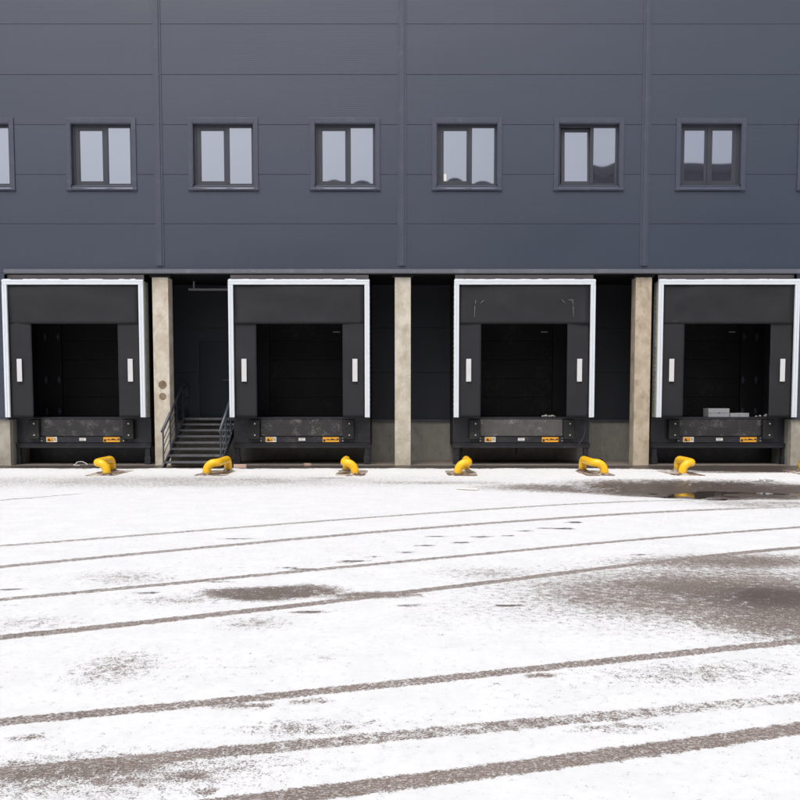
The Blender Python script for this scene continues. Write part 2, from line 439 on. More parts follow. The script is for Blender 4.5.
# ------------------------------------------------------------------ warehouse
WH = thing('warehouse', 'dark grey panel clad warehouse with a row of square windows above the recessed loading docks', 'building')
XL, XR, ZT = -31.0, 31.0, 13.3
RL, RR, DEP = -9.86, 9.79, 1.80      # recess
SOF = 4.80
WX = [-7.4+3*k for k in range(-3, 9)]
def panel_row(bm, x0, x1, z0, z1, y=0.0, th=.1, g=.0018, c=.006, lo=True, hi=True):
    """one sandwich panel with chamfered long edges"""
    if lo: z0 += g
    if hi: z1 -= g
    prof = ([(y+c, z0), (y, z0+c)] if lo else [(y, z0)]) + ([(y, z1-c), (y+c, z1)] if hi else [(y, z1)]) + [(y+th, z1), (y+th, z0)]
    A = [bm.verts.new((x0, p, q)) for p, q in prof]; Bv = [bm.verts.new((x1, p, q)) for p, q in prof]
    n = len(prof)
    for i in range(n): bm.faces.new((A[i], A[(i+1) % n], Bv[(i+1) % n], Bv[i]))
    bm.faces.new(A); bm.faces.new(list(reversed(Bv)))
WB, WT = 6.93, 8.46     # window opening
def hw(x): return (x-.76, x+.76)
b = B()
seams = [4.80, 6.0, 7.2, 8.4, 9.6, 10.8, 12.0, 13.2]
for z0, z1 in zip(seams, seams[1:]):
    cuts = []
    segs = [(XL, XR)]
    zs = sorted({z0, z1} | {z for z in (WB, WT) if z0 < z < z1})
    for za, zb in zip(zs, zs[1:]):
        inside = za >= WB-1e-6 and zb <= WT+1e-6
        ga = .005
        e = [XL]
        if inside:
            for x in WX: e += [hw(x)[0], hw(x)[1]]
        e.append(XR)
        for a, c_ in zip(e[::2], e[1::2]): panel_row(b, a, c_, za, zb, lo=za == z0, hi=zb == z1)
obj('wall_cladding', b, M['clad'], WH)
for (a, c_) in ((XL, RL), (RR, XR)):   # cladding beside the recess
    b = B()
    for z0, z1 in ((1.2, 2.4), (2.4, 3.6), (3.6, 4.8)): panel_row(b, a, c_, z0, z1)
    obj('side_cladding', b, M['clad'], WH)
b = B()   # structural core behind the panels, with the recess left open; window zone recessed
box(b, XL+.01, XR-.01, .30, .5, SOF+.02, ZT-.05)
box(b, XL+.01, RL-.02, .11, 30, -.2, SOF-.01); box(b, RR+.02, XR-.01, .11, 30, -.2, SOF-.01)
box(b, RL-.02, RR+.02, DEP+.1, 30, -.2, SOF-.01)
box(b, XL+.01, XR-.01, .52, 30, SOF+.02, ZT-.05)
box(b, XL+.01, XR-.01, .102, .298, SOF+.02, WB-.05); box(b, XL+.01, XR-.01, .102, .298, WT+.05, ZT-.05)
obj('wall_core', b, M['trim'], WH)
b = B(); box(b, RL-.02, RR+.02, .103, DEP+.1, SOF-.03, SOF+.015)
obj('soffit', b, M['inner'], WH)
b = B()
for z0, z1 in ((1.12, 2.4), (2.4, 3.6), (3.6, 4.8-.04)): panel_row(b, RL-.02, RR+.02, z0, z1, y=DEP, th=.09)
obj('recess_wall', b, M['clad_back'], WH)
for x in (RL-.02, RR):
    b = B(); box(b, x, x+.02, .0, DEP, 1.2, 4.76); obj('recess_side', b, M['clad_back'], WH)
for a, c_ in ((XL, RL-.004), (RR+.004, XR)):
    b = B(); box(b, a, c_, .035, .2, -.15, 1.16, .01); obj('plinth', b, M['plinth'], WH)
    b = B(); box(b, a, c_, -.03, .09, 1.165, 1.196, .004); obj('base_flashing', b, M['trim'], WH)
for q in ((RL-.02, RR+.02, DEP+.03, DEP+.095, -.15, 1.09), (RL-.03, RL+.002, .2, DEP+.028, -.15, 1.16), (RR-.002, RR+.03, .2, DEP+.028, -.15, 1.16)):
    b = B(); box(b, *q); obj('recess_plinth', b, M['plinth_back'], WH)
b = B()
box(b, RL-.02, RR+.02, DEP-.03, DEP+.02, 1.09, 1.118, .004)
obj('base_flashing', b, M['trim'], WH)
b = B()   # ledge: sloped drip flashing
prof = [(.0, 4.895), (-.075, 4.875), (-.08, 4.79), (-.065, 4.79), (-.06, 4.865), (.0, 4.78)]
A = [b.verts.new((RL+.0, p, q)) for p, q in prof]; Bv = [b.verts.new((10.35, p, q)) for p, q in prof]
for i in range(6): b.faces.new((A[i], A[(i+1) % 6], Bv[(i+1) % 6], Bv[i]))
b.faces.new(A); b.faces.new(Bv)
obj('drip_flashing', b, M['ledge'], WH)
b = B(); box(b, XL-.03, XR+.03, -.05, .6, 13.2, 13.34, .01)
obj('parapet_cap', b, M['trim'], WH)
for x in (-24, -18, -12, -6, 0, 6, 12, 18, 24):       # vertical cover strips
    b = B()
    box(b, x-.105, x+.105, -.016, -.001, 4.97, 13.2, .003)
    box(b, x-.055, x+.055, -.034, -.0165, 4.97, 13.2, .004)
    obj('cover_strip', b, M['trim'], WH)
for x, mm in ((-6.03, 'conc_a'), (0.02, 'conc_b'), (6.03, 'conc_c')):
    b = B(); box(b, x-.2, x+.2, .05, .45, -.1, 4.70, .012)
    col = obj('column', b, M[mm], WH)
    b = B(); box(b, x-.26, x+.26, .04, .5, 4.70, 4.769, .004); obj('beam_seat', b, M['inner'], col)
    if x < -1:
        for z, r in ((2.03, .105), (1.74, .09)):
            b = B()
            rg = [b.verts.new((x+.02+r*math.cos(a*2*PI/28)*(1+.05*math.sin(a*1.7)), .046, z+r*math.sin(a*2*PI/28))) for a in range(28)]
            rk = [b.verts.new((v.co.x, .055, v.co.z)) for v in rg]
            b.faces.new(rg)
            for a in range(28): b.faces.new((rg[a], rg[(a+1) % 28], rk[(a+1) % 28], rk[a]))
            obj('round_patch', b, M['patch'], col)

def pane_mesh(x0, x1, z0, z1, y, sag):
    """insulating glass pane, slightly pillowed, so that it bends reflections as real panes do"""
    bm = B(); n = 14
    g = [[None]*(n+1) for _ in range(n+1)]
    for i in range(n+1):
        for j in range(n+1):
            a, c_ = i/n*2-1, j/n*2-1
            g[i][j] = bm.verts.new((x0+(x1-x0)*i/n, y - sag*(1-a*a)*(1-c_*c_), z0+(z1-z0)*j/n))
    for i in range(n):
        for j in range(n):
            f = bm.faces.new((g[i][j], g[i+1][j], g[i+1][j+1], g[i][j+1])); f.smooth = True
    return bm
def rectframe(bm, x0, x1, z0, z1, w, y0, y1, bev=.004):
    wl, wr, wt, wb = w if isinstance(w, tuple) else (w,)*4
    box(bm, x0, x0+wl, y0, y1, z0, z1, bev); box(bm, x1-wr, x1, y0, y1, z0, z1, bev)
    box(bm, x0+wl+.0005, x1-wr-.0005, y0, y1, z1-wt, z1, bev); box(bm, x0+wl+.0005, x1-wr-.0005, y0, y1, z0, z0+wb, bev)
win_sag = {-10.4: (.001, .0008), -7.4: (-.0006, -.0004), -4.4: (.0004, .0005), -1.4: (.0016, .0016), 1.6: (.0022, .0014), 4.6: (.0, -.0022), 7.6: (.0004, -.0003)}
for xc in WX:
    xk = round(xc, 1)
    W0, W1, Z0, Z1 = xc-.86, xc+.86, 6.80, 8.56
    b = B()      # outer pressed-metal surround with mitred look
    rectframe(b, W0, W1, Z0, Z1, (.105, .105, .12, .0), -.028, -.001, .005)
    box(b, W0+.1055, W0+.12, -.02, .16, WB+.02, Z1-.1205); box(b, W1-.12, W1-.1055, -.02, .16, WB+.02, Z1-.1205)
    box(b, W0+.1205, W1-.1205, -.02, .16, Z1-.14, Z1-.1205)
    # sloping sill
    prof = [(-.001, Z0+.0), (-.045, Z0+.005), (-.05, Z0+.045), (.09, Z0+.165), (.1, Z0+.12), (-.001, Z0+.05)]
    A = [b.verts.new((W0+.006, p, q)) for p, q in prof]; Bv = [b.verts.new((W1-.006, p, q)) for p, q in prof]
    A = [b.verts.new((W0-.01 if p < 0 else W0+.107, p, q)) for p, q in prof]; Bv = [b.verts.new((W1+.01 if p < 0 else W1-.107, p, q)) for p, q in prof]
    for i in range(6): b.faces.new((A[i], A[(i+1) % 6], Bv[(i+1) % 6], Bv[i]))
    b.faces.new(A); b.faces.new(Bv)
    loose = [v for v in b.verts if not v.link_faces]
    bmesh.ops.delete(b, geom=loose, context='VERTS')
    w = obj('window', b, M['trim'], WH)
    s1, s2 = win_sag.get(xk, (.0008, .0006))
    f = B()
    x0, x1, z0, z1 = xc-.74, xc+.74, 6.94, 8.42
    rectframe(f, x0, x1, z0, z1, .06, .085, .15)
    if xk == 7.6:
        box(f, xc-.055, xc+.02, .08, .15, z0+.0605, z1-.0605, .004)
        rectframe(f, xc-.68, xc-.0555, z0+.0605, z1-.0605, .062, .095, .145)
        rectframe(f, xc+.0205, xc+.68, z0+.0605, z1-.0605, (.05, .11, .062, .062), .095, .145)
        panes = [(xc-.62, xc-.117, z0+.12, z1-.12, .12, s1), (xc+.07, xc+.572, z0+.12, z1-.12, .12, s2)]
    else:
        box(f, xc+.045, xc+.13, .08, .15, z0+.0605, z1-.0605, .004)
        panes = [(xc+.128, xc+.682, z0+.058, z1-.058, .12, s2)]
        if xk != 4.6:
            rectframe(f, xc-.655, xc+.0445, z0+.0605, z1-.0605, (.085, .048, .07, .06), .092, .148)
            box(f, x0+.0605, xc-.6555, .1, .14, z0+.0605, z1-.0605)
            panes.append((xc-.572, xc-.002, z0+.12, z1-.128, .12, s1))
    obj('frame', f, M['wframe'], w)
    for pn in panes: obj('pane', pane_mesh(*pn), M['glass'], w)
    if xk == 4.6:      # tilted open sash
        sb = B(); rectframe(sb, xc-.655, xc+.0445, 0, 1.36, (.085, .048, .08, .06), -.025, .025)
        so = obj('open_sash', sb, M['wframe'], w, loc=(0, .12, z0+.0605)); so.rotation_euler = (R(-3.2), 0, 0)
        pp = pane_mesh(xc-.572, xc-.002, .055, 1.285, .0, 0)
        po = obj('pane', pp, M['glass'], w, loc=(0, .12, z0+.0605)); po.rotation_euler = (R(-3.2), 0, 0)
        sb = B(); box(sb, xc-.67, xc+.044, .22, .24, z0+.05, z1-.05); obj('dark_gap', sb, M['inner'], w)
    if xk == 1.6:
        sb = B(); box(sb, xc-.565, xc-.50, .112, .117, z0+.125, z0+.30); obj('indoor_item', sb, M['label'], w)  # stands in for a pale object indoors, set flat on the opaque pane
# entrance door at the top of the stairs
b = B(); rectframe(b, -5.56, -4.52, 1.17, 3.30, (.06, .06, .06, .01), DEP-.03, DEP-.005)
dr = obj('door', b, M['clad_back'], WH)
b = B(); box(b, -5.495, -4.585, DEP-.02, DEP-.004, 1.19, 3.235, .004); obj('door_leaf', b, mat('blue_grey_door', (.008, .013, .019), .5, var=.1, spec=.25), dr)
b = B(); box(b, -4.72, -4.69, DEP-.09, DEP-.02, 2.18, 2.21); box(b, -4.83, -4.69, DEP-.1, DEP-.085, 2.185, 2.205, .003); obj('handle', b, M['rail'], dr)
# tube lamp above the stair (unlit)
b = B(); box(b, -5.62, -4.42, 1.20, 1.30, 4.53, 4.58, .008); box(b, -5.5, -5.46, 1.23, 1.27, 4.58, 4.77); box(b, -4.6, -4.56, 1.23, 1.27, 4.58, 4.77)
obj('tube_lamp', b, mat('lamp_housing', (.28, .28, .29), .4), WH)
b = B(); tube(b, [(-5.2, 1.72, 4.70), (-4.3, 1.72, 4.70)], .014); obj('conduit', b, M['rail'], WH)

# ------------------------------------------------------------------ loading docks
def cloth(bm, x0, x1, z0, z1, y, amp, seed, th=.012, nx_=22, nz_=14, pull=0):
    fr, bk = [], []
    for j in range(nz_+1):
        for i in range(nx_+1):
            u, v = i/nx_, j/nz_
            x = x0+(x1-x0)*u; z = z0+(z1-z0)*v
            d = amp*noise.noise(Vector((x*1.1, seed*7.3, z*1.5))) + amp*.35*noise.noise(Vector((x*3.7, seed*3.1, z*3.0)))
            d *= min(1, (1-v)*3+.15) 
            d += pull*math.exp(-((u-.12)/.1)**2)*(v)*.3 + pull*(1-v)*abs(math.sin(u*PI*3+seed))*.25
            fr.append(bm.verts.new((x, y+d, z))); bk.append(bm.verts.new((x, y+d+th, z)))
    w_ = nx_+1
    for j in range(nz_):
        for i in range(nx_):
            a = j*w_+i
            f = bm.faces.new((fr[a], fr[a+1], fr[a+w_+1], fr[a+w_])); f.smooth = True
            f = bm.faces.new((bk[a], bk[a+w_], bk[a+w_+1], bk[a+1])); f.smooth = True
    for j in range(nz_):
        for s_ in (0, nx_):
            a = j*w_+s_; bm.faces.new((fr[a], fr[a+w_], bk[a+w_], bk[a]))
    for i in range(nx_):
        for a in (i, nz_*w_+i): bm.faces.new((fr[a], fr[a+1], bk[a+1], bk[a]))

def make_dock(cx, idx, label):
    t = thing('loading_dock', label, 'loading dock', (cx, 0, 0), 'loading docks in the recess')
    ZB, ZTp, Wd = 1.215, 4.63, 1.755
    # white edge trim: two ridges with a shallow groove
    b = B()
    tw = .125
    y0, y1 = -.075, -.02
    for s in (-1, 1):
        xo, xi = s*Wd, s*(Wd-tw)
        a, c_ = min(xo, xi), max(xo, xi)
        box(b, a, c_, y0+.02, y1, ZB, ZTp-tw-.0005, .004)
        box(b, a+.002, a+.0605, y0, y0+.0195, ZB+.002, ZTp-tw-.0005, .006); box(b, c_-.0605, c_-.002, y0, y0+.0195, ZB+.002, ZTp-tw-.0005, .006)
    box(b, -Wd, Wd, y0+.02, y1, ZTp-tw, ZTp, .004)
    box(b, -Wd+.01, Wd-.01, y0, y0+.0195, ZTp-tw+.002, ZTp-tw+.0605, .006); box(b, -Wd+.002, Wd-.002, y0, y0+.0195, ZTp-.0605, ZTp-.002, .006)
    et = obj('edge_trim', b, M['white'], t)
    b = B()     # snow lying on the top rail
    x = -Wd+.02
    rr = random.Random(idx)
    while x < Wd-.05:
        L = rr.uniform(.03, .22)
        if noise.noise(Vector((x*1.7+idx*9, 3, 0))) > -.15:
            h_ = rr.uniform(.005, .018)
            box(b, x, min(x+L, Wd-.01), y0+.021, y1-.002, ZTp+.0005, ZTp+h_, .004)
        x += L
    s_ = obj('snow', b, M['snow'], et); s_['kind'] = 'stuff'
    inx = Wd-tw-.002
    b = B(); cloth(b, -inx+.012, inx-.012, 3.545, ZTp-tw-.01, -.035, .036, idx+1, pull=.07)
    tc = obj('top_curtain', b, M['curtain'], t)
    if idx == 2:
        b = B()
        for (u0, v0, u1, v1) in ((-1.22, 4.12, -1.225, 4.02), (-1.24, 3.98, -1.25, 3.70), (1.18, 4.12, 1.20, 4.0), (1.2, 3.97, 1.21, 3.72), (-1.1, 4.05, -1.02, 4.12), (.92, 4.13, 1.0, 4.05), (1.08, 4.13, 1.2, 4.125)):
            tube(b, [(u0, -.066, v0), (u1, -.066, v1)], .0035, 6)
        obj('scuff_mark', b, M['header'], tc)
    op = 1.075
    for s in (-1, 1):
        b = B(); a, c_ = sorted((s*inx, s*op)); cloth(b, a, c_, ZB-.01, 3.62, .0, .018, idx*2+s+11, nx_=10, nz_=26)
        sc = obj('side_curtain', b, M['curtain'], t)
        b = B(); box(b, s*1.385-.062, s*1.385+.062, -.036, -.026, 2.11, 2.675, .004)
        obj('marker', b, M['marker'], sc)
        # folded fabric side between front frame and dock house
        b = B(); n = 9; v0 = []; v1 = []
        for i in range(n+1):
            y = -.02+.46*i/n; off = (.03 if i % 2 else 0)
            v0.append(b.verts.new((s*(Wd-.02-off), y, ZB))); v1.append(b.verts.new((s*(Wd-.02-off), y, ZTp-.02)))
        for i in range(n): b.faces.new((v0[i], v0[i+1], v1[i+1], v1[i]))
        rr = random.Random(idx*5+s)
        for k in range(26):       # lacing / creases along the fabric side
            z = 1.4+k*.122; y = .12+.05*rr.random()
            tube(b, [(s*(Wd-.005), y, z), (s*(Wd-.012), y+.1+.05*rr.random(), z+.05)], .008, 5)
        obj('side_flap', b, M['flap'], t)
    b = B(); box(b, -Wd+.03, Wd-.03, -.018, .44, ZTp-.05, ZTp-.03); obj('roof_fabric', b, M['flap'], t)
    HW = 1.745
    b = B(); box(b, -HW+.02, HW-.02, .10, .13, ZTp-.005, SOF-.034, .003); obj('header_board', b, M['header'], t)
    # dock house
    b = B()
    for s in (-1, 1):
        a, c_ = sorted((s*HW, s*(HW-.06))); box(b, a, c_, .45, DEP-.035, .46, SOF-.04)
    box(b, -HW+.062, HW-.062, .46, DEP-.035, SOF-.12, SOF-.06)
    box(b, -HW+.062, -1.03, DEP-.10, DEP-.036, 1.22, SOF-.125); box(b, 1.03, HW-.062, DEP-.10, DEP-.036, 1.22, SOF-.125)
    box(b, -1.029, 1.029, DEP-.10, DEP-.036, 3.75, SOF-.125)
    obj('dock_house', b, M['inner'], t)
    b = B()
    for k in range(5):
        z = 1.225+k*.505
        box(b, -1.02, 1.02, DEP-.07, DEP-.037, z, z+.50, .008)
        for r_ in (.125, .25, .375): box(b, -1.0, 1.0, DEP-.072, DEP-.0695, z+r_-.004, z+r_+.004)
    dd = obj('dock_door', b, M['door'], t)
    b = B(); box(b, .70, .88, DEP-.078, DEP-.073, 3.47, 3.50); obj('name_plate', b, M['debris'], dd)
    s = -1 if idx in (0, 1) else 1
    for z in (3.35, 2.2, 1.35):
        for x in (1.10, 1.45):
            b = B(); box(b, s*x-.02, s*x+.02, DEP-.13, DEP-.101, z-.09, z+.09, .004); box(b, s*x-.045, s*x+.045, DEP-.14, DEP-.131, z-.02, z+.02, .003)
            obj('hinge', b, M['rail'] if idx in (0, 3) else M['inner'], t)
    b = B(); box(b, -HW+.062, HW-.062, .47, DEP-.11, 1.17, 1.212); obj('platform', b, M['dark2'], t)
    # front of the pit
    b = B(); box(b, -HW+.0, HW, .405, .449, .55, 1.17, .004)
    if idx in (0, 3): box(b, -HW+.062, HW-.062, 1.1, 1.12, .02, 1.1)
    obj('front_panel', b, M['dark2'], t)
    b = B(); box(b, -HW-.0, HW+.0, .33, .449, 1.173, 1.2, .004); obj('sill_edge', b, M['dark2'], t)
    b = B(); box(b, -1.05, 1.05, .345, .404, .735, 1.168, .006)
    lv = obj('leveller_lip', b, [M['lip_dark'], M['lip_mid'], M['lip_worn'], M['lip_dark']][idx], t)
    b = B(); box(b, -1.1, 1.1, .37, .404, .565, .722, .004)
    lp = obj('label_rail', b, M['dark2'], t)
    # warning labels: framed, with pictogram and lines of print
    y = .3685
    b = B(); box(b, -.93, -.655, y, y+.001, .578, .710); wl = obj('warning_label', b, M['label'], lp)
    b = B(); box(b, -.92, -.745, y-.0025, y-.0015, .59, .70); obj('orange_field', b, M['orange'], wl)
    b = B()
    v = [b.verts.new(p) for p in ((-.90, y-.004, .61), (-.80, y-.004, .60), (-.865, y-.004, .68))]; b.faces.new(v)
    box(b, -.80, -.76, y-.004, y-.003, .62, .64); box(b, -.73, -.67, y-.004, y-.003, .625, .640); box(b, -.735, -.68, y-.004, y-.003, .66, .672)
    obj('print', b, M['ink'], wl)
    b = B(); box(b, -.085, .085, y, y+.001, .612, .682); sl = obj('serial_label', b, M['label'], lp)
    b = B(); box(b, -.06, .05, y-.003, y-.002, .655, .664); box(b, -.06, .03, y-.003, y-.002, .63, .636); obj('print', b, M['debris'], sl)
    b = B(); box(b, .53, .95, y, y+.001, .578, .705); wl = obj('warning_label', b, M['orange'], lp)
    b = B(); box(b, .545, .60, y-.003, y-.002, .59, .65)
    box(b, .5995, .66, y-.003, y-.002, .630, .640)
    for x in np.arange(.64, .90, .05): box(b, float(x), float(x)+.052, y-.0032, y-.0022, .626, .640 + .014*(int(x*100) % 3))
    obj('print', b, M['ink'], wl)
    for sx in (-1, 1):
        for z in (.61, .68):
            b = B(); tube(b, [(sx*1.045, y-.008, z), (sx*1.045, y+.002, z)], .014, 10); obj('bolt', b, M['bolt'], lp)
        b = B(); box(b, sx*1.2-.14, sx*1.2+.14, .24, .404, .65, 1.15, .02); bp = obj('bumper', b, M['rubber'], t)
        for z in (.76, 1.05):
            b = B(); tube(b, [(sx*1.2+.02, .228, z), (sx*1.2+.02, .242, z)], .02, 10); obj('bolt', b, M['bolt'], bp)
        b = B(); box(b, sx*(HW-.085)-.06, sx*(HW-.085)+.06, .35, .46, .0, .43, .006); box(b, sx*(HW-.085)-.078, sx*(HW-.085)+.078, .335, .475, .0, .20, .008)
        obj('leg', b, M['dark2'], t)
    b = B(); box(b, -HW-.01, HW+.01, .32, .47, .43, .535, .006); box(b, -HW-.01, HW+.01, .30, .318, .52, .545); obj('beam', b, M['dark2'], t)
    if idx == 2:
        b = B(); tube(b, bezier_round([(1.55, .30, 1.15), (1.62, .26, .95), (1.58, .24, .7), (1.38, .25, .45)], .2), .011, 7); obj('hanging_cable', b, M['rail'], t)
        b = B(); tube(b, [(-1.5, .6, .5), (-1.52, .6, .25), (-1.58, .58, .06)], .022, 7); tube(b, [(.05, 1.5, .5), (.02, 1.5, .2)], .018, 7); obj('drain_pipe', b, M['dark'], t)
    return t
M['lip_dark'] = mat('lip_dark', (.028, .027, .029), .45, var=.3, vscale=4, dirt=(.22, .21, .2), dirt_amt=.5, dscale=40)
M['lip_mid'] = mat('lip_mid', (.028, .027, .028), .5, var=.4, vscale=6, dirt=(.17, .16, .15), dirt_amt=.75, dscale=34)
M['lip_worn'] = mat('lip_worn', (.085, .08, .078), .55, var=.5, vscale=7, dirt=(.24, .225, .21), dirt_amt=.9, dscale=38)
labs = ['dark loading dock with white trim, left of the round-stained column and the stairs',
        'dark loading dock with white trim, directly right of the metal stairs',
        'dark loading dock with scuffed top curtain, between the pale middle column and the tan column',
        'dark loading dock with two pale boxes lying on its sill, right of the tan column']
for i, cx in enumerate((-8.17, -2.56, 3.05, 8.12)): make_dock(cx, i, labs[i])

# ------------------------------------------------------------------ staircase
ST = thing('metal_staircase', 'grey steel staircase with slanted handrails beside the round-stained concrete column', 'stairs', (-5.1, -.65, 0))
ox, oy = -5.1, -.65
xl, xr = -.70, .69       # relative stringer centres
rise, go = .147, .28
ylan = 7*go
for x in (xl, xr):
    b = B()
    for sx in (-.016,):
        pr = [(-.10, .0), (.06, .0), (ylan+.06, rise*8-.20), (ylan+.06, rise*8+.01), (ylan-.02, rise*8+.01), (-.12, .05)]
        A = [b.verts.new((x-.016, p, q)) for p, q in pr]; Bv = [b.verts.new((x+.016, p, q)) for p, q in pr]
        for i in range(6): b.faces.new((A[i], A[(i+1) % 6], Bv[(i+1) % 6], Bv[i]))
        b.faces.new(A); b.faces.new(Bv)
    obj('stringer', b, M['rail'], ST)
for k in range(1, 8):
    b = B(); y = (k-1)*go
    box(b, xl+.018, xr-.018, y, y+.285, rise*k-.032, rise*k, .004)
    box(b, xl+.018, xr-.018, y-.012, y+.004, rise*k-.045, rise*k+.003, .003)
    obj('tread', b, M['tread'], ST)
b = B(); box(b, xl-.01, xr+.01, ylan-.01, DEP-oy-.03, rise*8-.06, rise*8, .005); obj('landing', b, M['tread'], ST)
for s, x in ((-1, xl-.03), (1, xr-.03)):
    xx = x if s < 0 else xr-.02
    hr = B()
    p0 = Vector((xx, -.04, .88)); p1 = Vector((xx, ylan+.02, 2.07))
    tube(hr, [p0, p1], .038, 10)
    if s < 0: pass
    h = obj('handrail', hr, M['rail'], ST)
    g = B()
    for f_ in (.22, .46, .68):
        a0 = Vector((xx, .03, .88-.9+.9*f_+.04)); a1 = Vector((xx, ylan, 2.07-.9+.9*f_))
        a0.z = .12+.80*f_
        a1.z = a0.z + 1.17
        tube(g, [a0, a1], .011, 6)
    obj('rail_bar', g, M['rail'], h)
    for f_ in (.02, .34, .66, .985):
        y = ylan*f_; zb = max(.02, f_*1.17); g = B()
        box(g, xx-.016, xx+.016, y-.02, y+.02, zb, .90+f_*1.17, .003); obj('post', g, M['rail'], h)
g = B()
yend = DEP-oy-.05
tube(g, [(xl-.01, ylan, 2.07), (xl-.01, yend, 2.07)], .024, 8)
for z in (1.36, 1.54, 1.72): tube(g, [(xl-.01, ylan, z), (xl-.01, yend, z)], .011, 6)
for y in (ylan+.14, ylan+.29, yend-.03): tube(g, [(xl-.01, y, 1.18), (xl-.01, y, 2.06)], .013, 6)
obj('landing_guard', g, M['rail'], ST)

# ------------------------------------------------------------------ yellow wheel guides
guides = [(104.3, -1, 'yellow bent pipe wheel guide in front of the dock left of the stairs'),
          (205.5, 1, 'yellow bent pipe wheel guide standing in front of the metal stairs'),
          (354.3, -1, 'yellow bent pipe wheel guide left of the pale middle column, leaning left'),
          (458.5, 1, 'yellow bent pipe wheel guide right of the pale middle column, leaning right'),
          (605.5, -1, 'yellow bent pipe wheel guide left of the tan column, its front foot to the right'),
          (684.5, 1, 'yellow bent pipe wheel guide beside the puddle, right of the tan column'),
          (817, 1, 'yellow bent pipe wheel guide cut off by the right edge of the photo')]
for k, (u, s, lab) in enumerate(guides):
    X = (u-402)/45.9; Yf = -2.72
    t = thing('wheel_guide', lab, 'wheel guide', (X, Yf, 0), 'yellow wheel guides in front of the docks')
    b = B(); rr = random.Random(k+3)
    L = 1.06
    pts = bezier_round([(-s*.01, 0, -.01), (0, 0, .16), (s*.10, .0, .262), (s*.225, .05, .268), (s*.245, .34, .272), (s*.245, L, .275), (s*.245, L, -.01)], .16, 9)
    tube(b, pts, .088, 20)
    g_ = obj('pipe', b, M['yellow'], t)
    for (px, py) in ((0, 0), (s*.245, L)):
        b = B(); tube(b, [(px, py, .006), (px, py, .030)], .125, 20); tube(b, [(px, py, .03), (px, py, .042)], .1, 20)
        obj('foot_flange', b, M['rust'], t)
    b = B()
    N = 26; cx_, cy_ = s*.10, L*.47     # rusty plate with uneven edge
    top, bot = [], []
    for i in range(N):
        a = i*2*PI/N
        q = max(abs(math.cos(a)), abs(math.sin(a)))
        rx, ry = .33/q, .70/q
        w_ = 1+rr.uniform(-.08, .06)
        top.append(b.verts.new((cx_+rx*math.cos(a)*w_, cy_+ry*math.sin(a)*w_, .012))); bot.append(b.verts.new((cx_+rx*math.cos(a)*w_, cy_+ry*math.sin(a)*w_, -.02)))
    b.faces.new(top)
    for i in range(N): b.faces.new((top[i], top[(i+1) % N], bot[(i+1) % N], bot[i]))
    obj('base_plate', b, M['rust'], t)

# ------------------------------------------------------------------ small things
def smallbox(name, x0, x1, y0, y1, z0, z1, m, label, cat, tape=False):
    b = B(); box(b, x0, x1, y0, y1, z0, z1, .008); o = obj(name, b, m); tag(o, label, cat)
    if tape:
        b = B(); box(b, x0+.01, x1-.01, y0-.003, y0-.001, (z0+z1)/2-.012, (z0+z1)/2-.004); box(b, (x0+x1)/2-.02, (x0+x1)/2+.025, y0-.004, y0-.0032, (z0+z1)/2-.02, (z0+z1)/2+.012)
        c_ = obj('lid_seam', b, M['rail'], o)
    return o
smallbox('box', 7.88, 8.42, .52, .9, 1.2135, 1.435, M['box'], 'taller pale grey box on the dock sill right of the tan column', 'box', True)
b = B(); box(b, 8.435, 8.67, .50, .8, 1.2135, 1.315, .006); box(b, 8.675, 8.92, .50, .8, 1.2135, 1.318, .006); o = obj('box', b, M['box']); tag(o, 'lower and longer pale grey box lying beside the taller box on the dock sill', 'box')
def lumps(name, pts, m, label, cat, seed):
    b = B(); rr = random.Random(seed)
    for (x, y, z, r_) in pts:
        tmp = bmesh.new(); bmesh.ops.create_icosphere(tmp, subdivisions=2, radius=r_)
        for v in tmp.verts:
            v.co *= 1+.35*noise.noise(v.co*9+Vector((seed, x, z))); v.co.z *= .7
            v.co += Vector((x, y, z+r_*.55))
        me_ = bpy.data.meshes.new('t'); tmp.to_mesh(me_); tmp.free(); b.from_mesh(me_); bpy.data.meshes.remove(me_)
    o = obj(name, b, m); tag(o, label, cat); return o
lumps('rubble', [(3.62, .5, 1.213, .035), (3.70, .52, 1.213, .05), (3.79, .5, 1.213, .035), (3.86, .5, 1.213, .045), (3.92, .53, 1.213, .03)], M['debris'], 'small heap of grey rubble on the dock sill right of the pale column', 'rubble', 4)
lumps('rubble', [(9.08, .45, 1.213, .03), (9.2, .5, 1.213, .04), (9.33, .5, 1.213, .045), (9.36, .52, 1.25, .035), (9.44, .5, 1.213, .03)], M['debris'], 'scraps of rubble on the right end of the dock sill that carries two boxes', 'rubble', 8)
b = B(); rr = random.Random(2)
tube(b, [Vector((-8.10+.15*math.cos(a*.19)+.02*math.sin(a), .0+.05*math.sin(a*.19), .012+.085*math.sin(a*.19*1.0) if a < 17 else .012)) for a in range(0, 26)], .010, 6)
tag(obj('wire', b, M['wire']), 'white bent wire loop lying under the dock left of the stairs', 'wire')
def scrap(name, x, y, z, L, W_, T_, rz, m, label, cat, ry=0):
    b = B(); box(b, -L/2, L/2, -W_/2, W_/2, 0, T_, .004)
    for v in b.verts: v.co.z += .01*noise.noise(v.co*12)
    o = obj(name, b, m, loc=(x, y, z)); o.rotation_euler = (0, ry, rz); tag(o, label, cat); return o
scrap('wood_block', -3.93, -.75, .004, .30, .11, .085, .1, M['wood'], 'pale wooden block on the ground behind the wheel guide by the stairs', 'wood scrap')
scrap('wood_block', -2.37, -.1, .008, .17, .09, .06, .3, M['wood'], 'small pinkish wood scrap under the dock right of the stairs', 'wood scrap')
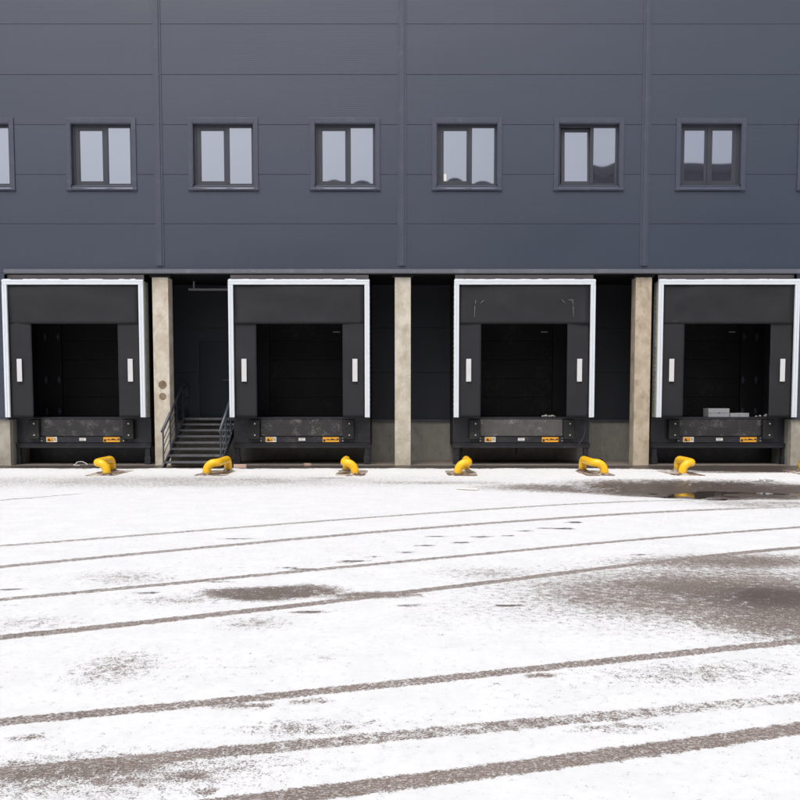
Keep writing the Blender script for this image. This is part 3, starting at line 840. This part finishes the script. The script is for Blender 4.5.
scrap('plank', 1.20, -5.75, .004, .42, .075, .025, R(-22), M['label'], 'thin snowy plank lying on the yard in front of the middle column', 'plank')
scrap('brick', 5.33, .1+1.3, .007, .1, .08, .07, .2, M['inner'], 'small dark brick on the recess floor left of the tan column', 'brick')
lumps('snow_clump', [(7.40, -3.85, -.02, .05), (7.52, -3.88, -.02, .06), (7.63, -3.82, -.02, .045), (7.3, -3.9, -.02, .03)], M['snow'], 'loose clump of snow on the wet asphalt above the puddle', 'snow clump', 6)

# ------------------------------------------------------------------ what the windows and glossy cladding mirror: buildings across the yard
def hall(name, x0, x1, y0, y1, z, label, arched=False):
    t = thing(name, label, 'building', ((x0+x1)/2, y0, 0)); c = (x0+x1)/2
    b = B(); box(b, x0-c, x1-c, y1-y0, 0, 0, z-.6); obj('wall', b, M['farwall'], t)
    b = B(); box(b, x0-c-.3, x1-c+.3, y1-y0-.3, .3, z-.6, z); obj('roof', b, M['roofdark'], t)
    b = B()
    k = x0-c+3
    while k < x1-c-4: box(b, k, k+2.5, .02, .06, z*.55, z*.7); k += 6
    obj('window', b, M['glass'], t)
hall('added_low_hall', -80, -10.5, -46, -70, 16.4, 'lower dark hall added unseen across the yard on the left, to darken what the lower wall mirrors')  # added to darken the lower cladding's reflection; too low for the windows
hall('long_hall', -9.5, 14.2, -46, -70, 18.6, 'long dark hall standing across the yard, mirrored in the middle windows')
hall('tall_hall', 15.0, 75, -46, -75, 20.3, 'taller dark hall standing across the yard, mirrored in the right windows')
# ------------------------------------------------------------------ light
SUN_EL, SUN_AZ = R(60), R(200)       # azimuth clockwise from +Y: the sun is behind the camera, a little to the left
wd = bpy.data.worlds.new('World'); scene.world = wd; wd.use_nodes = True
nt = wd.node_tree; bg = nt.nodes['Background']
sky = nt.nodes.new('ShaderNodeTexSky'); sky.sky_type = 'NISHITA'; sky.sun_disc = False
sky.sun_elevation = SUN_EL; sky.sun_rotation = SUN_AZ; sky.dust_density = 5; sky.air_density = 1.0; sky.ozone_density = 1.2
hs = nt.nodes.new('ShaderNodeHueSaturation'); hs.inputs['Saturation'].default_value = .42
nt.links.new(sky.outputs[0], hs.inputs['Color']); nt.links.new(hs.outputs[0], bg.inputs['Color'])
bg.inputs['Strength'].default_value = .12
sd = bpy.data.lights.new('sun', 'SUN'); sd.energy = 1.1; sd.angle = R(35); sd.color = (1, .98, .955)
so = bpy.data.objects.new('sun', sd); C.objects.link(so)
dirv = Vector((math.sin(SUN_AZ)*math.cos(SUN_EL), math.cos(SUN_AZ)*math.cos(SUN_EL), math.sin(SUN_EL)))
so.rotation_euler = dirv.to_track_quat('Z', 'Y').to_euler(); so.location = dirv*40

cam = bpy.data.cameras.new('camera'); co = bpy.data.objects.new('camera', cam); C.objects.link(co)
co.location = (0, -D, H); co.rotation_euler = (PI/2-TH, 0, 0)
cam.sensor_width = 36; cam.lens = F/800*36; cam.shift_x = -2/800; cam.shift_y = 54/800
cam.clip_start = .05; cam.clip_end = 2000
scene.camera = co
scene.render.engine = 'CYCLES'
vs = scene.view_settings; vs.view_transform = 'Standard'; vs.look = 'None'; vs.gamma = 1; vs.use_curve_mapping = False
vs.exposure = .42
